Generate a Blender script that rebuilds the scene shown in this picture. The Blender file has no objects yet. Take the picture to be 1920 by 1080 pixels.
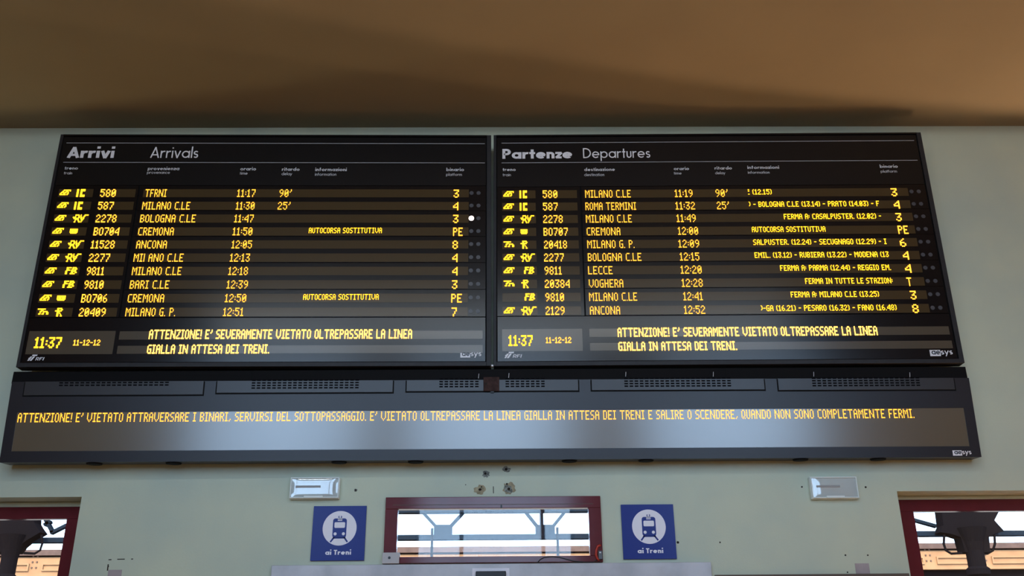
import bpy, math, random
from mathutils import Vector, Matrix
random.seed(7)
C = bpy.context.scene.collection
SC = bpy.context.scene

# ------------------------------------------------------------------ camera
F = 1780.0
PITCH, YAW, ROLL = 0.3939137, 0.0129007, -0.0092169
EYE = Vector((0.0, -8.0, 1.6))
_cp, _sp, _cy, _sy = math.cos(PITCH), math.sin(PITCH), math.cos(YAW), math.sin(YAW)
FW = Vector((_sy*_cp, _cy*_cp, _sp)); _r0 = Vector((_cy, -_sy, 0)); _u0 = _r0.cross(FW)
RT = _r0*math.cos(ROLL) + _u0*math.sin(ROLL)
UP = -_r0*math.sin(ROLL) + _u0*math.cos(ROLL)
cam_data = bpy.data.cameras.new('camera')
cam_data.sensor_width = 36.0
cam_data.lens = F/1920.0*36.0
cam_data.clip_end = 500
cam = bpy.data.objects.new('camera', cam_data)
M = Matrix.Identity(4)
for i in range(3):
    M[i][0], M[i][1], M[i][2], M[i][3] = RT[i], UP[i], -FW[i], EYE[i]
cam.matrix_world = M
C.objects.link(cam); SC.camera = cam

# ------------------------------------------------------------------ light
def srgb(r, g, b):
    f = lambda c: (c/255/12.92 if c <= 10 else ((c/255+0.055)/1.055)**2.4)
    return (f(r), f(g), f(b), 1)
SC.view_settings.view_transform = 'Standard'
SC.view_settings.look = 'None'
SC.view_settings.gamma = 1.0
SC.view_settings.use_curve_mapping = False
SC.view_settings.exposure = 0.0
world = bpy.data.worlds.new('sky'); SC.world = world
world.use_nodes = True
bg = world.node_tree.nodes['Background']
bg.inputs[0].default_value = (0.48, 0.69, 1.0, 1)
SKY = 6.8
bg.inputs[1].default_value = SKY
sun = bpy.data.lights.new('sun', 'SUN'); sun.energy = 7.0; sun.angle = 0.01
sun.color = (1.0, 0.84, 0.62)
so = bpy.data.objects.new('sun', sun); C.objects.link(so)
so.rotation_euler = Vector((-0.22, -0.80, 0.62)).to_track_quat('Z', 'Y').to_euler()

YB = -9.2                      # inner face of the wall opposite the boards
FRONT_WINDOWS = [(-5.4, -2.4), (-1.55, 1.30), (2.7, 5.75)]
WZ0, WZ1 = 3.2, 7.2
for i, (x0, x1) in enumerate(FRONT_WINDOWS):      # portals: only guide sky sampling, give no light
    a = bpy.data.lights.new('window_portal', 'AREA'); a.shape = 'RECTANGLE'
    a.size = x1-x0; a.size_y = WZ1-WZ0; a.energy = 1; a.cycles.is_portal = True
    o = bpy.data.objects.new('window_portal', a); C.objects.link(o)
    o.location = ((x0+x1)/2, YB-0.42, (WZ0+WZ1)/2); o.rotation_euler = (math.radians(90), 0, 0)

# four unseen spots added at floor level for ceiling glow, aimed up and away from the wall
for x, e_, col, rad in ((4.4, 260, (1.0, 0.64, 0.34), 0.07), (6.5, 1200, (1.0, 0.62, 0.36), 0.15), (-4.5, 30, (1.0, 0.80, 0.42), 0.3), (-6.5, 300, (1.0, 0.82, 0.45), 0.15)):
    a = bpy.data.lights.new('added_floor_light', 'SPOT'); a.spot_size = math.radians(140); a.spot_blend = 0.02
    a.energy = e_; a.color = col; a.shadow_soft_size = rad
    o = bpy.data.objects.new('added_floor_light', a); C.objects.link(o)
    o.location = (x, -0.08, 0.03)
    t_ = math.radians(70.4)
    o.rotation_euler = Vector((0, math.sin(t_), -math.cos(t_))).to_track_quat('Z', 'X').to_euler()

# unseen cool strip light added behind the viewer for the shadow under the ticker
a = bpy.data.lights.new('added_shadow_light', 'AREA'); a.shape = 'RECTANGLE'; a.size = 9.0; a.size_y = 0.12
a.energy = 75; a.color = (0.86, 0.95, 1.0)
o = bpy.data.objects.new('added_shadow_light', a); C.objects.link(o)
o.location = (0, -7.0, 6.75); o.rotation_euler = (math.radians(65), 0, 0)

# ------------------------------------------------------------------ helpers
def ray(px, py):
    return FW + RT*((px-960)/F) + UP*((540-py)/F)
def P(px, py, Y=0.0):
    """pixel measured on the photo -> point on the vertical plane y = Y"""
    d = ray(px, py); return EYE + d*((Y-EYE.y)/d.y)

def tag(o, label=None, cat=None, group=None, kind=None):
    if label: o['label'] = label
    if cat: o['category'] = cat
    if group: o['group'] = group
    if kind: o['kind'] = kind
    return o
def empty(name, loc, label=None, cat=None, group=None, kind=None, mat=None):
    o = bpy.data.objects.new(name, None); C.objects.link(o)
    o.empty_display_size = 0.1
    if mat is not None: o.matrix_world = mat
    else: o.location = loc
    return tag(o, label, cat, group, kind)

class MB:
    def __init__(s): s.v = []; s.f = []
    def box(s, x0, x1, y0, y1, z0, z1, skip=''):
        n = len(s.v)
        s.v += [(x0,y0,z0),(x1,y0,z0),(x1,y1,z0),(x0,y1,z0),(x0,y0,z1),(x1,y0,z1),(x1,y1,z1),(x0,y1,z1)]
        F_ = {'b':(0,3,2,1),'t':(4,5,6,7),'f':(0,1,5,4),'r':(1,2,6,5),'k':(2,3,7,6),'l':(3,0,4,7)}
        s.f += [tuple(n+i for i in q) for k, q in F_.items() if k not in skip]
        return s
    def prism(s, pts, y0, y1):
        """polygon in x,z (counter-clockwise seen from -y) pushed from y0 to y1"""
        n = len(s.v); k = len(pts)
        s.v += [(p[0], y0, p[1]) for p in pts] + [(p[0], y1, p[1]) for p in pts]
        s.f.append(tuple(range(n, n+k))); s.f.append(tuple(range(n+2*k-1, n+k-1, -1)))
        for i in range(k):
            j = (i+1) % k; s.f.append((n+i, n+k+i, n+k+j, n+j))
        return s
    def disc(s, cx, cz, r, y0, y1, n=20, rz=None):
        return s.prism([(cx+r*math.cos(2*math.pi*i/n), cz+(rz or r)*math.sin(2*math.pi*i/n)) for i in range(n)], y0, y1)
    def bar(s, a, b, w, y0, y1):
        """flat bar between two x,z points"""
        a = Vector(a); b = Vector(b); d = (b-a).normalized(); q = Vector((-d.y, d.x))*w/2
        return s.prism([tuple(a-q), tuple(b-q), tuple(b+q), tuple(a+q)], y0, y1)
    def tube(s, pts, r, n=8):
        pts = [Vector(p) for p in pts]; base = len(s.v)
        for i, p in enumerate(pts):
            d = (pts[min(i+1, len(pts)-1)]-pts[max(i-1, 0)]).normalized()
            u = d.cross(Vector((0.31, 0.9, 0.2))).normalized(); w = d.cross(u)
            for k in range(n):
                a = 2*math.pi*k/n; s.v.append(tuple(p+u*math.cos(a)*r+w*math.sin(a)*r))
        for i in range(len(pts)-1):
            for k in range(n):
                a, b = base+i*n+k, base+i*n+(k+1) % n
                s.f.append((a, b, b+n, a+n))
        s.f.append(tuple(base+k for k in range(n-1, -1, -1)))
        s.f.append(tuple(base+(len(pts)-1)*n+k for k in range(n)))
        return s
    def lathe(s, prof, cx, cy, n=20):
        """prof: list of (radius, z) from bottom to top"""
        base = len(s.v)
        for r, z in prof:
            for k in range(n):
                a = 2*math.pi*k/n; s.v.append((cx+r*math.cos(a), cy+r*math.sin(a), z))
        for i in range(len(prof)-1):
            for k in range(n):
                a, b = base+i*n+k, base+i*n+(k+1) % n
                s.f.append((a, b, b+n, a+n))
        s.f.append(tuple(base+k for k in range(n-1, -1, -1)))
        s.f.append(tuple(base+(len(prof)-1)*n+k for k in range(n)))
        return s
    def build(s, name, mat, parent=None, bevel=0, smooth=False, **kw):
        me = bpy.data.meshes.new(name); me.from_pydata(s.v, [], s.f)
        me.materials.append(mat); me.update()
        if smooth:
            for p in me.polygons: p.use_smooth = True
        o = bpy.data.objects.new(name, me); C.objects.link(o)
        if parent: o.parent = parent
        if bevel:
            m = o.modifiers.new('bevel', 'BEVEL'); m.width = bevel; m.segments = 2; m.limit_method = 'ANGLE'
        tag(o, **kw)
        return o

# ------------------------------------------------------------------ materials
def mat(name, col, rough=0.5, spec=0.5, metal=0, noise=None, bump=0, emit=None, coat=0, coat_rough=0.1, tint=None):
    m = bpy.data.materials.new(name); m.use_nodes = True
    nt = m.node_tree; b = nt.nodes['Principled BSDF']
    b.inputs['Base Color'].default_value = col if len(col) == 4 else (*col, 1)
    b.inputs['Roughness'].default_value = rough
    b.inputs['Specular IOR Level'].default_value = spec
    b.inputs['Metallic'].default_value = metal
    b.inputs['Coat Weight'].default_value = coat
    b.inputs['Coat Roughness'].default_value = coat_rough
    if emit:
        b.inputs['Emission Color'].default_value = (*emit[:3], 1); b.inputs['Emission Strength'].default_value = emit[3]
    if noise or bump:
        tc = nt.nodes.new('ShaderNodeTexCoord')
        n1 = nt.nodes.new('ShaderNodeTexNoise'); n1.inputs['Scale'].default_value = (noise or (8, 0))[0]
        n1.inputs['Detail'].default_value = 6
        nt.links.new(tc.outputs['Object'], n1.inputs['Vector'])
        if noise:
            mx = nt.nodes.new('ShaderNodeMix'); mx.data_type = 'RGBA'
            c = col[:3]; k = noise[1]
            t2 = tint or (1, 1, 1)
            mx.inputs[6].default_value = (c[0]*(1-k), c[1]*(1-k), c[2]*(1-k), 1)
            mx.inputs[7].default_value = (c[0]*(1+k)*t2[0], c[1]*(1+k)*t2[1], c[2]*(1+k)*t2[2], 1)
            rp = nt.nodes.new('ShaderNodeMapRange'); rp.inputs[1].default_value = 0.35; rp.inputs[2].default_value = 0.65
            nt.links.new(n1.outputs['Fac'], rp.inputs[0]); nt.links.new(rp.outputs[0], mx.inputs[0])
            nt.links.new(mx.outputs[2], b.inputs['Base Color'])
        if bump:
            n2 = nt.nodes.new('ShaderNodeTexNoise'); n2.inputs['Scale'].default_value = 60; n2.inputs['Detail'].default_value = 4
            nt.links.new(tc.outputs['Object'], n2.inputs['Vector'])
            bp = nt.nodes.new('ShaderNodeBump'); bp.inputs['Strength'].default_value = bump; bp.inputs['Distance'].default_value = 0.01
            nt.links.new(n2.outputs['Fac'], bp.inputs['Height']); nt.links.new(bp.outputs[0], b.inputs['Normal'])
    return m
def glass_mat(name, tint=(1, 1, 1), rough=0.02, ior=1.55):
    m = bpy.data.materials.new(name); m.use_nodes = True; nt = m.node_tree
    nt.nodes.remove(nt.nodes['Principled BSDF'])
    out = nt.nodes['Material Output']
    t = nt.nodes.new('ShaderNodeBsdfTransparent'); t.inputs[0].default_value = (*tint, 1)
    g = nt.nodes.new('ShaderNodeBsdfGlossy'); g.inputs['Roughness'].default_value = rough
    fr = nt.nodes.new('ShaderNodeFresnel'); fr.inputs[0].default_value = ior
    mx = nt.nodes.new('ShaderNodeMixShader')
    nt.links.new(fr.outputs[0], mx.inputs[0]); nt.links.new(t.outputs[0], mx.inputs[1]); nt.links.new(g.outputs[0], mx.inputs[2])
    nt.links.new(mx.outputs[0], out.inputs[0])
    return m
m_wall = mat('pale_green_paint', (0.56, 0.625, 0.51), 0.8, 0.2, noise=(1.3, 0.05), bump=0.08, tint=(1.05, 1, 0.93))
m_ceil = mat('tan_ceiling_paint', (0.27, 0.222, 0.152), 0.9, 0.2, noise=(0.9, 0.04))
m_floor = mat('reddish_stone_floor', (0.26, 0.17, 0.11), 0.4, 0.4, noise=(3, 0.15))
m_side = mat('ochre_wall_paint', (0.45, 0.35, 0.22), 0.85, 0.2, noise=(1, 0.05))
m_black = mat('black_face', (0.006, 0.006, 0.007), 0.25, 0.4)
m_row = mat('black_row_face', (0.005, 0.004, 0.005), 0.20, 0.4)
m_frame = mat('charcoal_powder_coat', (0.024, 0.022, 0.023), 0.5, 0.25, noise=(20, 0.1))
m_groove = mat('black_gasket', (0.003, 0.003, 0.003), 0.8, 0.2)
m_strip = mat('unlit_amber_led_field', (0.072, 0.045, 0.018), 0.20, 0.4)
m_ticker = mat('dark_grey_sheet_metal', (0.015, 0.013, 0.017), 0.36, 0.45)
m_lid = mat('grey_sheet_metal_lid', (0.030, 0.028, 0.030), 0.36, 0.5)
m_rail = mat('black_rail', (0.006, 0.005, 0.005), 0.7, 0.12)
m_tickwin = mat('brown_led_window', (0.12, 0.095, 0.062), 0.22, 1.0, coat=1.0, coat_rough=0.20)
m_white = mat('white_print', (0.90, 0.88, 0.90), 0.6, 0.2)
m_small = mat('grey_print', (0.75, 0.75, 0.78), 0.6, 0.2)
m_line = mat('thin_grey_print', (0.40, 0.40, 0.42), 0.6, 0.2)
m_led = mat('lit_amber_led', (0.5, 0.25, 0.02), 0.5, 0.2, emit=(1.0, 0.42, 0.03, 2.6))
m_ledy = mat('lit_yellow_led', (0.5, 0.3, 0.02), 0.5, 0.2, emit=(1.0, 0.52, 0.012, 2.8))
m_lamp_on = mat('lit_white_lamp', (0.8, 0.6, 0.5), 0.5, 0.2, emit=(1.0, 0.82, 0.75, 4.0))
m_lamp_off = mat('unlit_grey_lamp', (0.07, 0.068, 0.075), 0.35, 0.5)
m_slot = mat('dark_vent_opening', (0.002, 0.002, 0.003), 0.9, 0.1)
m_rust = mat('brown_rusty_plate', (0.045, 0.022, 0.018), 0.7, 0.15, noise=(30, 0.3))
m_burg = mat('burgundy_gloss_paint', srgb(100, 38, 46), 0.12, 0.4, noise=(6, 0.08))
m_blue = mat('blue_sign_plate', (0.020, 0.038, 0.24), 0.25, 0.15)
m_signw = mat('sign_white', (0.86, 0.83, 0.88), 0.4, 0.3)
m_steel = mat('satin_aluminium', (0.46, 0.45, 0.47), 0.30, 0.7, noise=(5, 0.12))
m_glass = glass_mat('window_glass', (0.97, 0.985, 0.98))
m_plast = mat('aged_white_plastic', (0.78, 0.84, 0.80), 0.4, 0.4)
m_cover = mat('frosted_lamp_cover', (0.66, 0.72, 0.70), 0.10, 0.9, coat=1, coat_rough=0.03)
m_tube = mat('grey_lamp_gear', (0.38, 0.38, 0.37), 0.4, 0.4)
m_box = mat('grey_plastic_box', (0.50, 0.48, 0.48), 0.5, 0.3)
m_dark = mat('black_plastic', (0.012, 0.012, 0.014), 0.4, 0.4)
m_red = mat('red_cable_sheath', (0.50, 0.04, 0.02), 0.4, 0.4)
m_grey = mat('grey_plug', (0.10, 0.11, 0.12), 0.4, 0.4)
m_patch = mat('pinkish_filler', (0.42, 0.36, 0.36), 0.8, 0.1, noise=(12, 0.06))
m_stain = mat('rust_stained_plaster', (0.36, 0.31, 0.20), 0.9, 0.1, noise=(25, 0.3))
m_hole = mat('dark_hole', (0.03, 0.025, 0.02), 0.9, 0.1)
m_mortar = mat('grey_mortar', (0.22, 0.23, 0.20), 0.9, 0.1, noise=(60, 0.5))
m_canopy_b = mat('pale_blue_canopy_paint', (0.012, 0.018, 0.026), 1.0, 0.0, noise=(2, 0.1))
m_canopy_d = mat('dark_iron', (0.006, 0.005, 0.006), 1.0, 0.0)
m_peach = mat('peach_iron_paint', (0.33, 0.165, 0.075), 0.7, 0.2, noise=(2, 0.08))
m_roofb = mat('brown_gutter_paint', (0.10, 0.055, 0.04), 0.7, 0.2, noise=(4, 0.15))
m_pave = mat('pale_paving', (0.20, 0.15, 0.11), 0.8, 0.2, noise=(2, 0.1))
m_trimb = mat('brown_trim', (0.12, 0.09, 0.07), 0.6, 0.3)

# ------------------------------------------------------------------ setting
ZC = P(940, 238.5).z
XL, XR = -8.2, 7.4
TH = 0.42
# openings measured on the board wall
LD1 = P(153.3, 931); RD0 = P(1681.7, 921.5)
DZ = (LD1.z+RD0.z)/2
LD = (LD1.x-2.35, LD1.x); RD = (RD0.x, RD0.x+2.35)
W0 = P(724.3, 933.8); W1 = P(1130.2, 1054.5)
HD = P(511.5, 1061); HD1 = P(1331, 1055); HZ1 = (HD.z+HD1.z)/2
HZ0 = HZ1-0.26
def wall_with_holes(name, y0, y1, x0, x1, z0, z1, holes, m):
    xs = sorted({x0, x1, *[h[0] for h in holes], *[h[1] for h in holes]})
    zs = sorted({z0, z1, *[h[2] for h in holes], *[h[3] for h in holes]})
    inh = lambda cx, cz: any(h[0] < cx < h[1] and h[2] < cz < h[3] for h in holes)
    nx, nz = len(xs)-1, len(zs)-1
    solid = [[not inh((xs[i]+xs[i+1])/2, (zs[j]+zs[j+1])/2) for j in range(nz)] for i in range(nx)]
    b = MB(); S = lambda i, j: 0 <= i < nx and 0 <= j < nz and solid[i][j]
    for i in range(nx):
        for j in range(nz):
            if not solid[i][j]: continue
            sk = ''
            if S(i-1, j): sk += 'l'
            if S(i+1, j): sk += 'r'
            if S(i, j-1): sk += 'b'
            if S(i, j+1): sk += 't'
            b.box(xs[i], xs[i+1], y0, y1, zs[j], zs[j+1], sk)
    return b.build(name, m, kind='structure')
wz0, wz1 = W1.z+0.045, W0.z-0.02
wx0, wx1 = W0.x+0.06, W1.x-0.06
wall = wall_with_holes('wall_front', 0, TH, XL, XR, 0, ZC,
    [(LD[0], LD[1], 0, DZ), (RD[0], RD[1], 0, DZ), (wx0, wx1, wz0, wz1), (HD.x+0.12, HD1.x-0.12, 0, HZ0)], m_wall)
MB().box(XL-0.3, XR+0.3, YB-0.4, TH, -0.2, 0).build('floor', m_floor, kind='structure')
YS, ZH = -2.7, 8.4        # unseen ceiling part raised so the boards mirror tall windows
b = MB(); b.box(XL-0.3, XR+0.3, YS, TH, ZC, ZC+0.3); b.box(XL-0.3, XR+0.3, YS, YS+0.2, ZC+0.3, ZH)
b.build('ceiling', m_ceil, kind='structure')
MB().box(XL-0.3, XR+0.3, YB-0.4, YS, ZH, ZH+0.3).build('ceiling_high', m_side, kind='structure')
MB().box(XL-0.3, XL, YB-0.4, TH, 0, ZH).build('wall_left', m_side, kind='structure')
MB().box(XR, XR+0.3, YB-0.4, TH, 0, ZH).build('wall_right', m_side, kind='structure')
wall_with_holes('wall_back', YB-0.4, YB, XL, XR, 0, ZH, [(a, b, WZ0, WZ1) for a, b in FRONT_WINDOWS], m_side)
for i, (x0, x1) in enumerate(FRONT_WINDOWS):
    w = empty('window_%d' % (i+2), ((x0+x1)/2, YB-0.2, WZ0), kind='structure')
    X = (x1-x0)/2; H = WZ1-WZ0; b = MB()
    for q in ((-X, -X+0.07, 0, H), (X-0.07, X, 0, H), (-X, X, 0, 0.07), (-X, X, H-0.07, H)): b.box(q[0], q[1], -0.04, 0.04, q[2], q[3])
    b.build('window_frame', m_burg, w)
    b = MB()
    b.box(-0.63, -0.56, -0.03, 0.03, 0.07, H-0.07); b.box(0.83, 0.90, -0.03, 0.03, 0.07, H-0.07); b.box(-X+0.07, X-0.07, -0.03, 0.03, H*0.62, H*0.62+0.05)
    b.build('glazing_bar', m_burg, w)
    MB().box(-X+0.05, X-0.05, -0.004, 0.004, 0.05, H-0.05).build('pane', m_glass, w)
# outside ground
MB().box(-60, 60, -80, YB-0.4, -0.25, -0.15).build('forecourt', m_pave, kind='structure')
MB().box(-60, 60, TH, 60, -0.25, -0.15).build('platform', m_pave, kind='structure')
b = P(1335, 1078.5); e = P(1717, 1078.5)
MB().box(b.x+0.02, RD[0]-0.02, -0.025, 0, b.z-0.10, b.z).build('trim_1', m_trimb, kind='structure')

# wall marks: children of the wall
def mark(px, py, r, m, name, rz=None, y=-0.003, n=14):
    p = P(px, py); return MB().disc(p.x, p.z, r, y, 0.002, n, rz).build(name, m, wall)
def blob(px, py, r, m, name, y=-0.002, seed=0, n=18, sx=1, sz=1):
    p = P(px, py); rn = random.Random(seed)
    pts = []
    for i in range(n):
        a = 2*math.pi*i/n; q = r*(0.7+0.45*rn.random()); pts.append((p.x+q*sx*math.cos(a), p.z+q*sz*math.sin(a)))
    return MB().prism(pts, y, 0.002).build(name, m, wall)
blob(911, 889, 0.032, m_mortar, 'plaster_patch', seed=1); mark(910, 888, 0.010, m_hole, 'screw_hole', y=-0.005)
blob(949, 880, 0.030, m_mortar, 'plaster_patch', seed=2, sx=1.2, sz=0.8); mark(949, 880, 0.012, m_hole, 'screw_hole', y=-0.005)
blob(955, 915, 0.055, m_stain, 'plaster_patch', seed=3)
blob(953, 917, 0.038, m_mortar, 'plaster_patch', y=-0.005, seed=4); mark(954, 917, 0.012, m_hole, 'screw_hole', y=-0.008); mark(950.5, 907.5, 0.008, m_hole, 'screw_hole', y=-0.005)
blob(900, 919, 0.042, m_stain, 'plaster_patch', seed=5, sx=1.2); mark(900, 918, 0.013, m_hole, 'screw_hole', rz=0.010, y=-0.005); mark(903, 913, 0.006, m_hole, 'screw_hole', y=-0.005)
blob(667, 919, 0.014, m_mortar, 'plaster_patch', seed=6); mark(667, 919, 0.007, m_hole, 'screw_hole', y=-0.005)
for x, y, r in ((1503.5, 913, 0.007), (1623, 913.5, 0.008), (1585, 1041, 0.007), (1627, 1041, 0.006), (1589, 1073, 0.006), (873, 909, 0.004), (203, 1062, 0.006), (1350, 1017, 0.006), (1271, 1017, 0.010)):
    mark(x, y, r, m_hole, 'screw_hole')
def line(pts, r, m, name): 
    b = MB()
    for p, q in zip(pts, pts[1:]):
        a, c = P(*p), P(*q); b.bar((a.x, a.z), (c.x, c.z), r, -0.002, 0.001)
    return b.build(name, m, wall)
line([(925, 912), (925.2, 925)], 0.006, m_hole, 'pencil_line')
line([(203.5, 1049.5), (209, 1049.3)], 0.007, m_hole, 'pencil_line'); line([(220, 1048.6), (234, 1048.4)], 0.007, m_hole, 'pencil_line')
line([(246, 1048.3), (249.5, 1048.2)], 0.007, m_hole, 'pencil_line'); line([(203, 1058), (201.5, 1070)], 0.009, m_hole, 'pencil_line')
a, c = P(203.5, 1068.5), P(229, 1068.5)
MB().box(a.x, c.x, -0.003, 0.002, a.z-0.10, a.z).build('plaster_patch', m_patch, wall)
a, c = P(1602.5, 1056.5), P(1631.5, 1075.5)
MB().box(a.x, c.x, -0.003, 0.002, c.z, a.z).build('plaster_patch', m_patch, wall)

# ------------------------------------------------------------------ centre window (window_1), header panel
wi0, wi1 = P(746.8, 955.5), P(1106, 1042.5)
win = empty('window_1', ((W0.x+W1.x)/2, 0, W1.z), kind='structure', label='low burgundy framed transom window between the two blue signs')
ox, oz = (W0.x+W1.x)/2, W1.z
L = lambda x: x-ox
yf, yk = -0.035, 0.05
MB().box(L(W0.x), L(W1.x), yf, yk, wi0.z-oz, W0.z-oz).build('top_rail', m_burg, win, bevel=0.004)
MB().box(L(W0.x), L(W1.x), yf, yk, 0, wi1.z-oz).build('bottom_rail', m_burg, win, bevel=0.004)
MB().box(L(W0.x), L(wi0.x), yf, yk, wi1.z-oz, wi0.z-oz).build('stile', m_burg, win, bevel=0.004)
MB().box(L(wi1.x), L(W1.x), yf, yk, wi1.z-oz, wi0.z-oz).build('stile', m_burg, win, bevel=0.004)
g = P(900, 947); MB().box(L(W0.x)+0.06, L(W1.x)-0.06, yf-0.002, yf+0.002, g.z-oz-0.004, g.z-oz).build('rail_groove', m_trimb, win)
g = P(940, 951); MB().box(L(g.x)-0.006, L(g.x)+0.006, yf-0.008, yf, g.z-oz-0.012, g.z-oz+0.012).build('glazing_clip', m_dark, win)
MB().box(L(wi0.x)-0.02, L(wi1.x)+0.02, 0.0, 0.006, wi1.z-oz-0.02, wi0.z-oz+0.02).build('pane', m_glass, win)

hd = empty('door_header', ((HD.x+HD1.x)/2, 0, HZ0), 'brushed stainless steel header panel over the entrance, below the transom window', 'door header')
hx = (HD1.x-HD.x)/2; hh = HZ1-HZ0
MB().box(-hx, hx, -0.045, -0.002, 0, hh).build('cladding_panel', m_steel, hd, bevel=0.004)
c = P(920.5, 1075); s0 = (c.x-(HD.x+HD1.x)/2); 
MB().box(s0-0.150, s0+0.150, -0.052, -0.045, hh-0.30, hh-0.036).build('sensor_bezel', m_signw, hd)
t = P(893, 1071); t2 = P(948, 1071); 
MB().box(s0-0.122, s0+0.122, -0.085, -0.052, hh-0.20, hh-0.062).build('motion_sensor', m_dark, hd, bevel=0.006)

# ------------------------------------------------------------------ side doors
YD = 0.22
def door(name, xr, inner_px, top_px, side, label):
    d = empty(name, ((xr[0]+xr[1])/2, YD, 0), kind='structure', label=label)
    cx = (xr[0]+xr[1])/2; zt = P(*top_px, YD).z; pin = P(*inner_px, YD)
    hw = (xr[1]-xr[0])/2-0.006; sw = hw-abs(pin.x-cx)
    MB().box(-hw, hw, 0.0, 0.19, zt, DZ-0.004).build('lintel_infill', m_wall, d)
    MB().box(-hw, hw, 0, 0.07, pin.z, zt).build('top_rail', m_burg, d, bevel=0.004)
    MB().box(-hw, -hw+sw, 0, 0.07, 0.02, pin.z).build('stile', m_burg, d, bevel=0.004)
    MB().box(hw-sw, hw, 0, 0.07, 0.02, pin.z).build('stile', m_burg, d, bevel=0.004)
    MB().box(-hw+sw, hw-sw, 0, 0.07, 0.02, 0.30).build('kick_panel', m_burg, d)
    MB().box(-0.07, 0.07, 0, 0.07, 0.30, 2.05).build('meeting_stile', m_burg, d)
    MB().box(-hw+sw, hw-sw, 0, 0.07, 2.05, 2.17).build('transom_rail', m_burg, d)
    for sx in (-1, 1):
        x0, x1 = sorted((sx*0.07, sx*(hw-sw))); MB().box(x0, x1, 0.03, 0.036, 0.30, 2.05).build('pane', m_glass, d)
        MB().tube([(sx*0.11, -0.01, 0.95), (sx*0.11, -0.06, 0.97), (sx*0.11, -0.06, 1.25), (sx*0.11, -0.01, 1.27)], 0.014).build('handle', m_steel, d)
    MB().box(-hw+sw, hw-sw, 0.03, 0.036, 2.17, pin.z).build('pane', m_glass, d)
door('door_1', LD, (125, 972.6), (149.6, 949.8), 1, 'burgundy framed glazed door in the recess at the lower left corner')
door('door_2', RD, (1713, 958.8), (1686.7, 937), -1, 'burgundy framed glazed door in the recess at the lower right corner')

# ------------------------------------------------------------------ LED characters (rows top to bottom)
def G(*rows): return rows
GL = {
'A':G('.##.','#..#','#..#','####','#..#','#..#','#..#'), 'B':G('###.','#..#','#..#','###.','#..#','#..#','###.'),
'C':G('.###','#...','#...','#...','#...','#...','.###'), 'D':G('###.','#..#','#..#','#..#','#..#','#..#','###.'),
'E':G('####','#...','#...','###.','#...','#...','####'), 'F':G('####','#...','#...','###.','#...','#...','#...'),
'G':G('.###','#...','#...','#.##','#..#','#..#','.###'), 'H':G('#..#','#..#','#..#','####','#..#','#..#','#..#'),
'I':G('###','.#.','.#.','.#.','.#.','.#.','###'), 'L':G('#...','#...','#...','#...','#...','#...','####'),
'l':G('#...','#...','#...','#...','#...','#...','#...'), 'M':G('#...#','##.##','#.#.#','#.#.#','#...#','#...#','#...#'),
'N':G('#...#','##..#','##..#','#.#.#','#..##','#..##','#...#'), 'O':G('.##.','#..#','#..#','#..#','#..#','#..#','.##.'),
'P':G('###.','#..#','#..#','###.','#...','#...','#...'), 'Q':G('.##.','#..#','#..#','#..#','#..#','#.#.','.#.#'),
'R':G('###.','#..#','#..#','###.','#.#.','#..#','#..#'), 'S':G('.###','#...','#...','.##.','...#','...#','###.'),
'T':G('#####','..#..','..#..','..#..','..#..','..#..','..#..'), 'U':G('#..#','#..#','#..#','#..#','#..#','#..#','.##.'),
'V':G('#...#','#...#','#...#','#...#','#...#','.#.#.','..#..'), 'Z':G('####','...#','..#.','..#.','.#..','#...','####'),
'0':G('.##.','#..#','#.##','####','##.#','#..#','.##.'), '1':G('.#.','##.','.#.','.#.','.#.','.#.','###'),
'2':G('.##.','#..#','...#','..#.','.#..','#...','####'), '3':G('####','...#','..#.','.##.','...#','#..#','.##.'),
'4':G('...#','..##','.#.#','#..#','####','...#','...#'), '5':G('####','#...','###.','...#','...#','#..#','.##.'),
'6':G('..#.','.#..','#...','###.','#..#','#..#','.##.'), '7':G('####','...#','...#','..#.','..#.','.#..','.#..'),
'8':G('.##.','#..#','#..#','.##.','#..#','#..#','.##.'), '9':G('.##.','#..#','#..#','.###','...#','..#.','.#..'),
'.':G('.','.','.','.','.','.','#'), ':':G('.','.','#','.','#','.','.'), ',':G('..','..','..','..','..','.#','#.'),
'!':G('#','#','#','#','#','.','#'), "'":G('.#','.#','#.','..','..','..','..'), '-':G('...','...','...','###','...','...','...'),
'(':G('.#','#.','#.','#.','#.','#.','.#'), ')':G('#.','.#','.#','.#','.#','.#','#.'), ' ':G('..','..','..','..','..','..','..'),
'>':G('#.','.#','.#','.#','.#','#.','..'), 'e':G('##','..','##','..','..','..','##'),
'@':G('....########','...##..##..#','..##..####..','.##.###..#..','##..##..##..','#######.#...','............'),   # railway emblem
'%':G('#######...','...##.....','..##.####.','..#..#..##','.##.##..##','..........','..........'),          # regional emblem
'/':G('####','#.##','#.##','#.#.','#.#.','#.##','####'),
}
ICON = {
'IC':G('##..#####','##..#####','##..##...','##..##...','##..##...','##..#####','##..#####'),
'RV':G('...#####..#....#####','...#...##.#...##....','####...##.##.##.....','.#######..##.##.....','...##.##...###......','...#...##..##.......','..##....##.#........'),
'FB':G('..#####.####.','..##....##.##','..####.##.##.','.##....#####.','.##....##..##','.##...#####..'),
'R':G('..#####.','..##..##','#######.','..###...','..##.#..','..##..#.','..##..##'),
'BUS':G('##########','##########','#.###.####','##########','.########.'),
}
def text_rows(s):
    rows = [''] * 7
    for i, ch in enumerate(s):
        g = GL[ch]; w = max(len(r) for r in g)
        for k in range(7):
            rows[k] += g[k].ljust(w, '.') + ('.' if i < len(s)-1 else '')
    return rows

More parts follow.
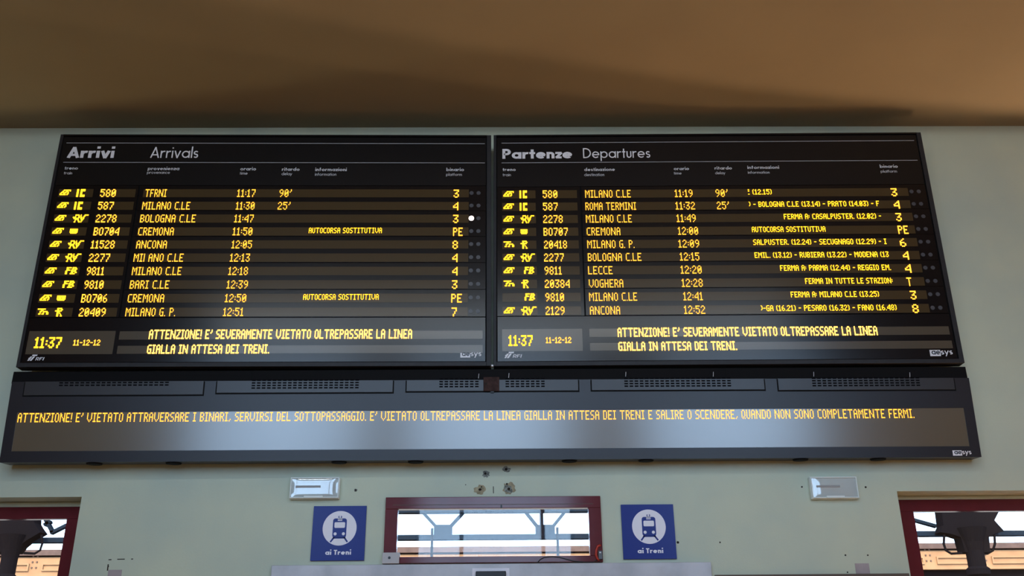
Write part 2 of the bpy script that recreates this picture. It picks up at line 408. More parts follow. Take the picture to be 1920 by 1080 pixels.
class Board:
    """a rigid flat-faced unit; local x = right, z = up along its face, -y = towards the hall"""
    def __init__(s, name, pose, label, cat):
        x, z, W, H, p, yaw, tilt, roll = pose
        cy, sy = math.cos(yaw), math.sin(yaw)
        ex = Vector((cy, sy, 0)); n = Vector((sy, -cy, 0))
        ez = Vector((0, 0, 1))*math.cos(tilt)+n*math.sin(tilt)
        s.ex = ex*math.cos(roll)+ez*math.sin(roll); s.ez = -ex*math.sin(roll)+ez*math.cos(roll)
        s.ey = s.ez.cross(s.ex); s.O = Vector((x, -p, z)); s.W, s.H = W, H
        m = Matrix.Identity(4)
        for i in range(3): m[i][0], m[i][1], m[i][2], m[i][3] = s.ex[i], s.ey[i], s.ez[i], s.O[i]
        s.root = empty(name, None, label, cat, mat=m)
    def uv(s, px, py):
        d = ray(px, py); t = ((s.O-EYE).dot(s.ey))/d.dot(s.ey); q = EYE+d*t-s.O
        return q.dot(s.ex), q.dot(s.ez)
    def u(s, px, py): return s.uv(px, py)[0]
    def v(s, px, py): return s.uv(px, py)[1]

def led_mesh(rows, u0, u1, v0, v1, y, fill=(0.86, 0.86), shear=0.0):
    b = MB(); nc = max(len(r) for r in rows); nr = len(rows)
    du = (u1-u0)/nc; dv = (v1-v0)/nr
    for j, r in enumerate(rows):
        for i, ch in enumerate(r):
            if ch != '#': continue
            x = u0+(i+0.5)*du; z = v1-(j+0.5)*dv
            hx, hz = du*fill[0]/2, dv*fill[1]/2
            b.box(x-hx, x+hx, y-0.003, y, z-hz, z+hz, 'k')
    return b
def led_text(board, parent, s, px0, px1, py, v0, v1, y=-0.001, m=None, rows=None, fill=(0.72, 0.74)):
    u0, u1 = board.u(px0, py), board.u(px1, py)
    rows = rows or text_rows(s)
    return led_mesh(rows, u0, u1, v0, v1, y, fill).build('led_text', m or m_led, parent, kind='stuff')

# ------------------------------------------------------------------ printed lettering (geometric sans, drawn with strokes)
def arc(cx, cy, r, a0, a1, n=14, ry=None):
    return [(cx+r*math.cos(math.radians(a0+(a1-a0)*i/n)), cy+(ry or r)*math.sin(math.radians(a0+(a1-a0)*i/n))) for i in range(n+1)]
def glyph(ch, w):
    X = 0.66; h = w/2; r = X/2-h; cx = r+h; cyy = X/2; circ = arc(cx, cyy, r, 0, 360, 20)
    st = lambda x, a, b: [(x, a), (x, b)]
    if ch in 'adbqp':
        right = ch in 'adq'; sx = cx+r if right else h
        lo, hi = (0, X) if ch == 'a' else (0, 1.06) if ch in 'db' else (-0.3, X)
        return [circ, st(sx, lo, hi)], 2*r+w
    if ch == 'o': return [circ], 2*r+w
    if ch == 'e': return [arc(cx, cyy, r, 0, 318, 18), [(h, cyy), (2*r+h+h*0.6, cyy)]], 2*r+w
    if ch == 'c': return [arc(cx, cyy, r, 45, 315, 16)], 1.75*r+w
    if ch == 'i': return [st(h, 0, X), st(h, 0.86, 0.86+w*1.05)], w
    if ch == 'l': return [st(h, 0, 1.06)], w
    if ch == 't': return [st(h+0.10, 0, 0.92), [(0, X-h), (0.20+w, X-h)]], 0.20+w
    if ch == 'f': return [[(h+0.08, 0), (h+0.08, 0.80)]+arc(h+0.24, 0.82, 0.16, 180, 95, 6), [(0, X-h), (0.22+w, X-h)]], 0.24+w
    if ch == 'r': return [st(h, 0, X), arc(h+0.24, X-0.24-h, 0.24, 178, 72, 7)], 0.30+w*0.6
    if ch == 'n' or ch == 'm':
        q = 0.17; s = [st(h, 0, X)]; x = h
        for k in range(1 if ch == 'n' else 2):
            s.append(arc(x+q, X-q-h, q, 180, 0, 10)+[(x+2*q, 0)]); x += 2*q
        return s, x+h
    if ch == 'u': q = 0.17; return [[(h, X)]+arc(h+q, q+h, q, 180, 360, 10)+[(h+2*q, X)]], 2*q+w
    if ch == 's':
        q = 0.155-w*0.12; k = X/2-h
        return [arc(q+h, X-h-k/2, q, 30, 270, 10, k/2)+arc(q+h, h+k/2, q, 90, -150, 10, k/2)], 2*q+w
    if ch == 'v': return [[(h*0.9, X), (0.24+h*0.5, 0), (0.48+h*0.1, X)]], 0.50+w*0.3
    if ch == 'y': return [[(h*0.9, X), (0.25, 0.04)], [(0.50, X), (0.25-0.13, -0.30)]], 0.52+w*0.2
    if ch == 'z': return [[(0, X-h), (0.40, X-h), (h*0.8, h), (0.43, h)]], 0.43
    if ch == 'A': return [[(h*0.8, 0), (0.36, 1-h*0.3), (0.72-h*0.8, 0)], [(0.18, 0.28), (0.54, 0.28)]], 0.72
    if ch == 'P': q = 0.25-h*0.3; return [st(h, 0, 1), [(h, 1-h), (0.26, 1-h)]+arc(0.26, 1-h-q, q, 90, -90, 10)+[(h, 1-h-2*q)]], 0.26+q+h
    if ch == 'D': q = 0.5-h; return [st(h, 0, 1), [(h, 1-h), (0.22, 1-h)]+arc(0.22, 0.5, q, 90, -90, 14)+[(h, h)]], 0.22+q+h
    if ch == 'T': return [st(0.27, 0, 1), [(0, 1-h), (0.54, 1-h)]], 0.54
    if ch == 'R': q = 0.24; return [st(h, 0, 1), [(h, 1-h), (0.3, 1-h)]+arc(0.3, 1-h-q, q, 90, -90, 8)+[(h, 1-h-2*q)], [(0.28, 0.5), (0.52, 0)]], 0.56
    if ch == 'F': return [st(h, 0, 1), [(h, 1-h), (0.5, 1-h)], [(h, 0.5), (0.44, 0.5)]], 0.5
    if ch == 'I': return [st(h, 0, 1)], w
    return [], 0.30
def strokes(b, paths, w, xf, y0, y1):
    for p in paths:
        for k, (a, c) in enumerate(zip(p, p[1:])):
            a_, c_ = Vector(a), Vector(c); d = (c_-a_)
            if d.length < 1e-6: continue
            d.normalize(); e0 = w*0.18 if k > 0 else 0; e1 = w*0.18 if k < len(p)-2 else 0
            a_ = a_-d*e0; c_ = c_+d*e1; q = Vector((-d.y, d.x))*w/2
            strokes.k = (strokes.k+1) % 12; e = strokes.k*0.00006
            b.prism([xf(*(a_-q)), xf(*(c_-q)), xf(*(c_+q)), xf(*(a_+q))], y0-e, y1)
strokes.k = 0
def lettering(parent, s, u0, u1, v_base, cap, w, m, y=-0.0005, name='lettering', slant=0.0, track=0.07, thick=0.0012):
    x = 0; items = []
    for ch in s:
        g, adv = glyph(ch, w); items.append((g, x)); x += adv+(track if ch != ' ' else 0)
    tot = x-track; sc = (u1-u0)/tot
    b = MB()
    for g, ox_ in items:
        strokes(b, g, w, lambda px, pz, o=ox_: (u0+(px+o)*sc+slant*pz*cap, v_base+pz*cap), y-thick, y)
    return b.build(name, m, parent)

def emblem(parent, u0, u1, v0, v1, y=-0.0005):
    """slanted railway emblem with the letters RFI beside it"""
    W, H = u1-u0, v1-v0; b = MB(); Q = lambda x, z: (u0+(x+0.18*z)*W*0.85, v0+z*H)
    b.prism([Q(0.16, 0.78), Q(0.52, 0.78), Q(0.52, 1.0), Q(0.16, 1.0)], y-0.001, y)
    b.prism([Q(0.02, 0.0), Q(0.14, 0.0), Q(0.22, 0.70), Q(0.08, 0.70)], y-0.001, y)
    b.prism([Q(0.19, 0.0), Q(0.33, 0.0), Q(0.42, 0.70), Q(0.28, 0.70)], y-0.001, y)
    b.prism([Q(0.0, 0.34), Q(0.10, 0.34), Q(0.12, 0.52), Q(0.02, 0.52)], y-0.001, y)
    b.build('emblem', m_white, parent)
    lettering(parent, 'RFI', u0+W*0.50, u1, v0+0.05*H, H*0.52, 0.15, m_white, y, slant=0.28, track=0.14)
def maker_mark(parent, u0, ub, u1, v0, v1, y=-0.0005):
    """white box holding dark 'ae' followed by white 'sys'"""
    H = v1-v0
    MB().box(u0, ub, y-0.001, y, v0, v1).build('name_plate', m_white, parent)
    lettering(parent, 'ae', u0+0.12*(ub-u0)+0.004, ub-0.004, v0+0.25*H, H*0.95, 0.15, m_dark, y-0.0012)
    lettering(parent, 'sys', ub+0.003, u1, v0+0.25*H, H*0.95, 0.13, m_white, y)

# ------------------------------------------------------------------ the two train boards
def make_board(name, pose, label, D):
    B = Board(name, pose, label, 'departure board' if D['kind'] == 'dep' else 'arrival board')
    R = B.root; W, H = B.W, B.H; sgn = 1
    fw = 0.046; fb = 0.038; depth = 0.10
    # housing: back box and raised rim
    b = MB(); b.box(0, W, 0.02, depth, 0, H)
    b.build('housing', m_frame, R, bevel=0.003)
    MB().box(0, fw*0.55, -0.012, 0.02, 0, H).build('frame_rim', m_frame, R, bevel=0.002)
    MB().box(W-fw*0.9, W, -0.012, 0.02, 0, H).build('frame_rim', m_frame, R, bevel=0.002)
    MB().box(fw*0.55, W-fw*0.9, -0.012, 0.02, 0, fb).build('frame_rim', m_frame, R, bevel=0.002)
    MB().box(fw*0.55, W-fw*0.9, -0.012, 0.02, H-0.016, H).build('frame_rim', m_black, R)
    MB().box(fw*0.55, W-fw*0.9, 0.010, 0.02, fb, H-0.016).build('gasket', m_groove, R)
    for uu in (W*0.2, W*0.5, W*0.8):
        MB().box(uu-0.06, uu+0.06, depth, depth+D['gap'], H*0.15, H*0.85).build('wall_bracket', m_frame, R)
    x0, x1 = fw*0.55+0.008, W-fw*0.9-0.008
    vrow = [D['v1']+(D['v10']-D['v1'])*i/9 for i in range(10)]     # centre of each row
    pitch = vrow[0]-vrow[1]; sh = 0.040*1.02                        # half height of lit strip
    # header
    vh = vrow[0]+pitch*0.62
    hp = MB().box(x0, x1, 0, 0.010, vh+0.002, H-0.020).build('header_panel', m_black, R)
    for (q0, q1) in D['rules']:
        a = B.uv(*q0); c = B.uv(*q1); z = (a[1]+c[1])/2
        MB().box(a[0], c[0], -0.0015, 0, z-0.003, z+0.003).build('printed_rule', m_line, hp)
    for s, px0, px1, py, ptop, w, m in D['titles']:
        a, c = B.uv(px0, py), B.uv(px1, py); t = B.v(px0, ptop)
        lettering(hp, s, a[0], c[0], a[1], t-a[1], w, m, track=0.06 if w > 0.15 else 0.10)
    for s, px0, px1, py, ptop, w in D['captions']:
        a, c = B.uv(px0, py), B.uv(px1, py); t = B.v(px0, ptop)
        lettering(hp, s, a[0], c[0], a[1], t-a[1], w, m_small, track=0.10)
    # train panel (emblem, category, number) and five two-row destination panels
    ud = D['divider']; vb = vrow[9]-pitch*0.36
    tp = MB().box(x0, ud-0.006, 0, 0.010, vb, vh-0.002).build('train_panel', m_row, R)
    us = D['strips']
    for i in range(10):
        v0, v1 = vrow[i]-sh, vrow[i]+sh
        MB().box(us[0], us[1], -0.002, 0.0, v0, v1).build('display_strip', m_strip, tp)
        MB().box(us[2], us[3], -0.002, 0.0, v0, v1).build('display_strip', m_strip, tp)
    py_ = D['py']
    for i, r in enumerate(D['rows']):
        v0, v1 = vrow[i]-sh*0.98, vrow[i]+sh*0.98; py = py_[i]
        if r['logo']:
            led_mesh([x for x in GL[r['logo']] if '#' in x], us[0]+0.012, us[0]+0.012+0.096, v0+0.018, v1-0.006, -0.002, (1.0, 0.9)).build('led_emblem', m_ledy, tp, kind='stuff')
        ic = ICON[r['cat']]; a, c = B.u(r['cx'][0], py), B.u(r['cx'][1], py)
        zz = (v0, v1) if len(ic) == 7 else (v0+0.010, v1-0.002) if len(ic) == 6 else (v0+0.018, v1-0.014)
        led_mesh(ic, a, c, *zz, -0.002, (1.0, 0.9)).build('led_category', m_ledy, tp, kind='stuff')
        led_text(B, tp, r['num'], r['nx'][0], r['nx'][1], py, v0, v1, y=-0.002, fill=(0.84, 0.84))
    for k in range(5):
        vt = vh-0.002 if k == 0 else vrow[2*k]+pitch*0.62
        vbt = vrow[2*k+1]-pitch*0.36
        rp = MB().box(ud+0.006, x1, 0, 0.010, vbt, vt).build('row_panel', m_row, R, bevel=0.0015)
        for i in (2*k, 2*k+1):
            r = D['rows'][i]; py = py_[i]; v0, v1 = vrow[i]-sh, vrow[i]+sh
            MB().box(us[4], us[5], -0.002, 0.0, v0, v1).build('display_strip', m_strip, rp)
            led_text(B, rp, r['dest'], r['dx'][0], r['dx'][1], py, v0+0.001, v1-0.001, y=-0.002)
            led_text(B, rp, r['time'], r['tx'][0], r['tx'][1], py, v0+0.001, v1-0.001, y=-0.002)
            if r.get('delay'): led_text(B, rp, r['delay'], r['lx'][0], r['lx'][1], py, v0+0.001, v1-0.001, y=-0.002)
            if r.get('info'):
                led_text(B, rp, r['info'], r['ix'][0], r['ix'][1], py, v1-0.058, v1-0.004, y=-0.002, fill=(0.82, 0.85), m=m_ledy)
            led_text(B, rp, r['plat'], r['px'][0], r['px'][1], py, v0-0.004, v1-0.003, y=-0.002, fill=(0.9, 0.9))
            for n_, uu in enumerate(D['lamps']):
                on = r.get('lamp') == n_
                MB().disc(uu, vrow[i]+0.004, 0.019 if not on else 0.024, -0.003, 0, 16).build('signal_lamp', m_lamp_on if on else m_lamp_off, rp, label='lit white signal lamp' if on else None)
    # footer
    fp = MB().box(x0, x1, 0, 0.010, fb+0.006, vb-0.006).build('footer_panel', m_row, R, bevel=0.0015)
    (q0, q1) = D['clock']; a, c = B.uv(*q0), B.uv(*q1)
    MB().box(a[0], c[0], -0.002, 0, c[1], a[1]).build('clock_display', m_strip2, fp)
    for s, px0, px1, pt, pb in D['clocktext']:
        v1, v0 = B.v(px0, pt), B.v(px0, pb)
        rows = text_rows(s)
        led_text(B, fp, s, px0, px1, (pt+pb)/2, v0, v1, y=-0.002, m=m_ledy if pb-pt > 14 else m_led, fill=(1.12, 1.0) if pb-pt > 14 else (1.0, 1.0))
    for (px0, px1, pt, pb), (s, sx0, sx1, st_, sb) in zip(D['msg'], D['msgtext']):
        v1, v0 = B.v(px0, pt), B.v(px0, pb)
        MB().box(B.u(px0, pt), B.u(px1, pt), -0.002, 0, v0, v1).build('message_strip', m_strip2, fp)
        vv1, vv0 = B.v(sx0, st_), B.v(sx0, sb)
        led_text(B, fp, s, sx0, sx1, (st_+sb)/2, vv0, vv1, y=-0.002, m=m_msg, fill=(1.0, 1.0))
    (e0, e1) = D['emblem']; a, c = B.uv(*e0), B.uv(*e1); emblem(fp, a[0], c[0], a[1], c[1])
    (e0, eb, e1) = D['maker']; a, c = B.uv(*e0), B.uv(*e1); maker_mark(fp, a[0], B.u(eb, e0[1]), c[0], a[1], c[1])
    return B
m_strip2 = mat('unlit_amber_message_field', (0.095, 0.074, 0.050), 0.20, 0.55)
m_msg = mat('bright_amber_led', (0.6, 0.4, 0.1), 0.5, 0.2, emit=(1.0, 0.50, 0.07, 3.6))

PYL = [362.5, 387, 411, 435, 459.5, 484, 508.5, 533.5, 559.5, 587]
PYR = [363.5, 387, 410.5, 434.5, 458.5, 482, 506.5, 531.5, 556.5, 582]
def rows(data):
    out = []
    for d in data:
        logo, cat_, cx, num, nx, dest, dx, time, tx, delay, lx, info, ix, plat, px = d
        out.append(dict(logo=logo, cat=cat_, cx=cx, num=num, nx=nx, dest=dest, dx=dx, time=time, tx=tx, delay=delay, lx=lx, info=info, ix=ix, plat=plat, px=px))
    return out
ROWS_L = rows([
 ('@','IC',(144,159.5),'580',(188.5,217.5),'TFRNI',(272.5,312.5),'11:17',(445,479),"90'",(524,547),None,None,'3',(850.5,860.5)),
 ('@','IC',(139.5,154.5),'587',(184,213),'MILANO C.LE',(267,356.5),'11:30',(442.5,477.5),"25'",(521,544.5),None,None,'4',(849.5,859.5)),
 ('@','RV',(136.5,165),'2278',(180,218.5),'BOLOGNA C.LE',(263,367),'11:47',(439.5,475.5),None,None,None,None,'3',(849.5,859.5)),
 ('@','BUS',(131,145.5),'BO704',(176,223.5),'CREMONA',(259.5,326),'11:50',(436.5,473.5),None,None,'AUTOCORSA SOSTITUTIVA',(579,716),'PE',(849.5,867.5)),
 ('@','RV',(127.5,156.5),'11528',(171,215),'ANCONA',(256,313),'12:05',(434.5,472.5),None,None,None,None,'8',(848.5,858.5)),
 ('@','RV',(122.5,151.5),'2277',(167,206),'MIlANO C.LE',(251,344),'12:13',(431.5,468.5),None,None,None,None,'4',(848,858)),
 ('@','FB',(121,144.5),'9811',(163,195.5),'MILANO C.LE',(248,340.5),'12:18',(428.5,465),None,None,None,None,'4',(848,858)),
 ('@','FB',(116.5,139.5),'9810',(158.5,194.5),'BARI C.LE',(244,317.5),'12:39',(425.5,465),None,None,None,None,'3',(847.5,857.5)),
 ('@','BUS',(107,123),'BO706',(153,201.5),'CREMONA',(240,308),'12:50',(422,462),None,None,'AUTOCORSA SOSTITUTIVA',(568.5,710),'PE',(846,866)),
 ('%','R',(103,117),'20409',(148.5,198),'MILANO G. P.',(235.5,329),'12:51',(418.5,456.5),None,None,None,None,'7',(846.5,856.5)),
])
ROWS_L[2]['lamp'] = 0
ROWS_R = rows([
 ('@','IC',(974,988),'580',(1017.5,1045),'MILANO C.LE',(1097,1182.5),'11:19',(1265,1298.5),"90'",(1341.5,1364.5),'e (12.15)',(1402.5,1447),'3',(1671,1682)),
 ('@','IC',(974.5,988.5),'587',(1018,1045.5),'ROMA TERMINI',(1097.5,1192.5),'11:32',(1266.5,1303),"25'",(1344,1367),'> - BOLOGNA C.LE (13.14) - PRATO (14.03) - F',(1404.5,1649),'4',(1676,1687)),
 ('@','RV',(976,1001.5),'2278',(1018.5,1055),'MILANO C.LE',(1098.5,1184.5),'11:49',(1268.5,1304.5),None,None,'FERMA A: CASALPUSTER. (12.02) -',(1470,1652.5),'3',(1680,1690.5)),
 ('@','BUS',(976,989),'BO707',(1019,1064.5),'CREMONA',(1100,1163),'12:00',(1271,1309),None,None,'AUTOCORSA SOSTITUTIVA',(1410,1548),'PE',(1684,1703)),
 ('%','R',(976,989),'20418',(1020,1063),'MILANO G. P.',(1101,1189.5),'12:09',(1272,1311),None,None,'SALPUSTER. (12.24) - SECUGNAGO (12.29) - I',(1412.5,1662.5),'6',(1687.5,1699)),
 ('@','RV',(976,1003),'2277',(1020,1057),'BOLOGNA C.LE',(1102,1202.5),'12:15',(1274.5,1311),None,None,'EMIL. (13.12) - RUBIERA (13.22) - MODENA (13',(1415,1666.5),'4',(1693,1704)),
 ('@','FB',(981,1001.5),'9811',(1021,1053),'LECCE',(1102.5,1148.5),'12:20',(1276,1315.5),None,None,'FERMA A: PARMA (12.44) - REGGIO EM.',(1463,1670.5),'4',(1697,1708.5)),
 ('%','R',(977.5,991),'20384',(1021.5,1068),'VOGHERA',(1104,1168.5),'12:28',(1278,1317.5),None,None,'FERMA IN TUTTE LE STAZION:',(1510,1674),'T',(1700.5,1709.5)),
 (None,'FB',(982,1003),'9810',(1022.5,1057.5),'MILANO C.LE',(1104.5,1194.5),'12:41',(1281,1317.5),None,None,'FERMA A: MILANO C.LE (13.25)',(1483,1648.5),'3',(1707,1718)),
 ('@','RV',(977,1006),'2129',(1023,1058.5),'ANCONA',(1106,1162.5),'12:52',(1282.5,1322),None,None,'>-GA (16.21) - PESARO (16.32) - FANO (16.48)',(1427,1681.5),'8',(1711,1722.5)),
])
LEFT = [-4.1134, 4.1056, 4.0293, 2.2712, 0.26, 0.0077, 0.015, -0.0002]
RIGHT = [-0.0641, 4.1138, 4.0541, 2.284, 0.195, -0.0103, 0.015, -0.0016]
TICK = [-4.1227, 3.3043, 8.1368, 0.6749, 0.215, 0.006, 0.0771, 0.0005]
#POSES
tmp = Board('tmp', LEFT, None, None); lu, lv = tmp.u, tmp.v
def uni(t, *pts): return sum(t.u(*p) for p in pts)/len(pts)
DL = dict(kind='arr', gap=0.10, v1=lv(300, 362.3), v10=lv(300, 585.3), divider=uni(tmp, (261, 362), (224, 587)),
  rules=[((125, 266.8), (909, 270.8)), ((119, 303), (909, 307))],
  titles=[('Arrivi', 125.5, 213, 296, 276, 0.20, m_white), ('Arrivals', 281.5, 371, 296, 276, 0.105, m_white)],
  captions=[('treno',121,146,318,312.4,0.16),('train',119.5,135,327,321.8,0.10),('provenienza',277,336,319,313.0,0.16),('provenance',275.5,318.5,326,320.5,0.10),
   ('orario',450.5,480,319.5,313.6,0.16),('time',449.5,464,327.5,322.2,0.10),('ritardo',528.5,561.5,320.3,314.4,0.16),('delay',527.8,547.5,328.5,323.2,0.10),
   ('informazioni',591,650,320.8,314.8,0.16),('information',590.5,630.5,329.5,324.2,0.10),('binario',837,870,320.8,315.0,0.16),('platform',836.5,866,329.8,324.6,0.10)],
  strips=[uni(tmp, (111.5, 362), (66, 587)), uni(tmp, (175, 362), (135, 587)), uni(tmp, (187.5, 362), (148, 587)), uni(tmp, (255, 362), (218, 587)),
          uni(tmp, (269, 362), (234.5, 587)), uni(tmp, (878.5, 362), (877.5, 587))],
  py=PYL, rows=ROWS_L, lamps=(uni(tmp, (884, 362), (882.5, 582)), uni(tmp, (897, 362), (896.5, 582))),
  clock=((55.5, 621), (210.5, 664)), clocktext=[('11:37', 65.5, 115, 632.5, 653), ('11-12-12', 138, 188, 637.2, 648)],
  msg=[(225, 905, 621.3, 637), (221, 905, 648.5, 663.5)],
  msgtext=[("ATTENZIONE! E' SEVERAMENTE VIETATO OLTREPASSARE LA LINEA", 280, 772.5, 618.5, 636), ('GIALLA IN ATTESA DEI TRENI.', 276.5, 505, 646.5, 663.5)],
  emblem=((50.5, 676.5), (83, 665)), maker=((863, 670.5), 881.5, (902.5, 659.5)))
bpy.data.objects.remove(tmp.root)
BL = make_board('arrivals_board', LEFT, 'black amber LED train board on the left headed Arrivi Arrivals', DL)
tmp = Board('tmp', RIGHT, None, None); rv = tmp.v
DR = dict(kind='dep', gap=0.10, v1=rv(1150, 363.6), v10=rv(1150, 582), divider=uni(tmp, (1088.5, 364), (1097, 582)),
  rules=[((940.5, 270.3), (1713.5, 261.8)), ((940.5, 307.8), (1720, 298.3))],
  titles=[('Partenze', 942, 1073, 297.8, 279.5, 0.20, m_white), ('Departures', 1093.5, 1219.5, 296.5, 278, 0.105, m_white)],
  captions=[('treno',942.5,967,320.8,315.2,0.16),('train',942.5,958,330.5,325.3,0.10),('destinazione',1095.5,1153,320.8,315,0.16),('destination',1095.5,1133,330.3,325,0.10),
   ('orario',1263.5,1292,319,313.4,0.16),('time',1263.5,1278,327.3,322.3,0.10),('ritardo',1340,1372.5,318,312.4,0.16),('delay',1341,1360,326.8,321.8,0.10),
   ('informazioni',1401.5,1461,316.8,311.2,0.16),('information',1402.5,1443,325.8,320.8,0.10),('binario',1650,1683.5,314.8,309,0.16),('platform',1651.5,1682,323.8,318.8,0.10)],
  strips=[uni(tmp, (941.5, 364), (942, 582)), uni(tmp, (1003, 364), (1009, 582)), uni(tmp, (1016.5, 364), (1022, 582)), uni(tmp, (1080.5, 364), (1091, 582)),
          uni(tmp, (1095.5, 364), (1104, 582)), uni(tmp, (1701, 358), (1744, 580))],
  py=PYR, rows=ROWS_R, lamps=(uni(tmp, (1707.5, 356), (1749.5, 578)), uni(tmp, (1721.5, 356), (1763.5, 578))),
  clock=((941.5, 617.5), (1093, 658)), clocktext=[('11:37', 953.5, 998.5, 629, 649), ('11-12-12', 1023.5, 1071, 632.5, 643.5)],
  msg=[(1104.5, 1779, 616.5, 632), (1106, 1785, 643.3, 657.8)],
  msgtext=[("ATTENZIONE! E' SEVERAMENTE VIETATO OLTREPASSARE LA LINEA", 1158, 1645, 615, 632), ('GIALLA IN ATTESA DEI TRENI.', 1159.5, 1381.5, 641.5, 658)],
  emblem=((945, 671.5), (977, 659.5)), maker=((1744.5, 667.8), 1764.5, (1785, 656)))
bpy.data.objects.remove(tmp.root)
BR = make_board('departures_board', RIGHT, 'black amber LED train board on the right headed Partenze Departures', DR)

# ------------------------------------------------------------------ mounting rail between boards and ticker
T = Board('ticker_display', TICK, 'long dark LED ticker display with one scrolling line, below both train boards', 'ticker display')
rl = P(24.5, 702, -0.20); rr = P(1811.5, 694, -0.20); zt, zb = 4.088, 3.983
rail = empty('mounting_rail', (0, -0.14, zb), 'long black rail between the train boards and the ticker display', 'rail')
MB().box(rl.x, rr.x, -0.06, 0.14, 0, zt-zb).build('rail_body', m_rail, rail, bevel=0.003)
for px in (474, 846, 1361):
    q = P(px, 698, -0.20); MB().box(q.x-0.004, q.x+0.004, -0.062, -0.058, 0, zt-zb).build('rail_joint', m_groove, rail)
q = P(921.5, 684.8, -0.20)
MB().box(q.x-0.016, q.x+0.016, -0.085, -0.055, q.z-zb-0.018, q.z-zb-0.004).build('small_clip', m_white, rail, label='small white clip')

# ------------------------------------------------------------------ ticker
R = T.root; W, H = T.W, T.H
u0, v1 = T.uv(32, 772.5); u1 = T.u(1811, 768); v0 = T.v(1000, 841)
v1 = T.v(1000, 768.5); u0 = T.u(26.5, 810); u1 = T.u(1812.5, 800)
b = MB()   # body with a real opening for the LED window
dpt = 0.17
b.box(0, W, 0.01, dpt, 0, H)
b.build('body', m_ticker, R, bevel=0.004)
b = MB(); b.box(0, u0, 0, 0.01, 0, H); b.box(u1, W, 0, 0.01, 0, H); b.box(u0, u1, 0, 0.01, 0, v0); b.box(u0, u1, 0, 0.01, v1, H)
b.build('front_plate', m_ticker, R)
MB().box(u0, u1, 0.004, 0.0095, v0, v1).build('led_window', m_tickwin, R)
ta, tb = T.uv(32.5, 795.5), T.uv(33, 779)
TXT = "ATTENZIONE! E' VIETATO ATTRAVERSARE I BINARI, SERVIRSI DEL SOTTOPASSAGGIO. E' VIETATO OLTREPASSARE LA LINEA GIALLA IN ATTESA DEI TRENI E SALIRE O SCENDERE, QUANDO NON SONO COMPLETAMENTE FERMI."
tv1 = v1-0.006; tv0 = tv1-0.079
led_mesh(text_rows(TXT), T.u(32.5, 787), T.u(1714, 776), tv0, tv1, 0.004, (0.68, 0.74)).build('led_text', m_led, R, kind='stuff')
# access lids along the top, with vent slots
def vents(parent, px0, px1, nrows, skip=None, pt=709.5, pb=728.5, y=-0.006, cols=21):
    b = MB(); a, c = T.u(px0, 718), T.u(px1, 718); va, vc = T.v((px0+px1)/2, pt), T.v((px0+px1)/2, pb)
    du = (c-a)/cols; dv = (va-vc)/4
    for i in range(cols):
        x = a+i*du
        if skip and skip[0] < x+du*0.4 < skip[1]: continue
        for j in range(nrows):
            b.box(x, x+du*0.70, y-0.0012, y, va-j*dv-dv*0.52, va-j*dv, 'k')
    return b.build('vent_slots', m_slot, parent, kind='stuff')
LIDS = [(47, 381.5, 741.5, (112, 320, 2, 716.5, 735.5)), (407, 736.5, 737, (472.5, 676, 4, 712, 731)), (762.5, 1084, 734, (824, 1024, 4, 709.5, 728.5)),
        (1109.5, 1433, 732, (1170.5, 1373, 4, 708.5, 727.5)), (1459.5, 1789.5, 731.8, (1522.5, 1727, 4, 708, 726.5))]
for px0, px1, pb, vt in LIDS:
    a, c = T.u(px0, 725), T.u(px1, 725); vb = T.v((px0+px1)/2, pb)
    MB().box(a-0.010, c+0.010, -0.0015, 0.0, vb-0.008, H-0.004).build('lid_gap', m_groove, R)
    lid = MB().box(a, c, -0.006, 0.0, vb+0.004, H).build('access_lid', m_lid, R, bevel=0.001)
    vents(lid, vt[0], vt[1], vt[2], pt=vt[3], pb=vt[4], skip=(T.u(896, 718), T.u(945, 718)) if px0 == 762.5 else None)
a, c = T.uv(906.5, 734.3), T.uv(936, 709)
pl = MB().box(a[0], c[0], -0.020, -0.006, a[1], c[1]+0.006).build('joint_plate', m_rust, R, bevel=0.003, label='brown rusty plate over the joint')
h = T.uv(911.5, 720.5); MB().disc(h[0], h[1], 0.010, -0.0215, -0.020, 12).build('bolt_hole', m_hole, pl)
h = T.uv(923, 735.5); MB().box(h[0]-0.014, h[0]+0.014, -0.014, 0, h[1]-0.006, h[1]+0.006).build('catch', m_dark, R)
for px, py in ((897.5, 706), (954, 705), (1173, 702.5), (1337, 702.5), (1525, 702.5), (1705, 703.5)):
    a = T.uv(px, py)
    MB().tube([(a[0]-0.002, -0.010, a[1]-0.018), (a[0], -0.012, a[1]), (a[0]+0.002, -0.010, a[1]+0.022)], 0.0022, 5).build('wire_tie', m_small, R)
for px in (170, 320, 633, 778, 1069, 1214, 1507, 1654):
    a = T.u(px, 868); MB().lathe([(0.060, -0.012), (0.066, 0.0)], a, 0.075, 16).build('cable_gland', m_groove, R)
a, c = T.uv(1787, 854.3), T.uv(1820.5, 844.3); maker_mark(R, a[0], T.u(1803.5, 849), c[0], a[1], c[1])
for uu in (W*0.12, W*0.5, W*0.88):
    MB().box(uu-0.15, uu+0.15, dpt, dpt+0.03, 0.2, H-0.15).build('wall_bracket', m_frame, R)

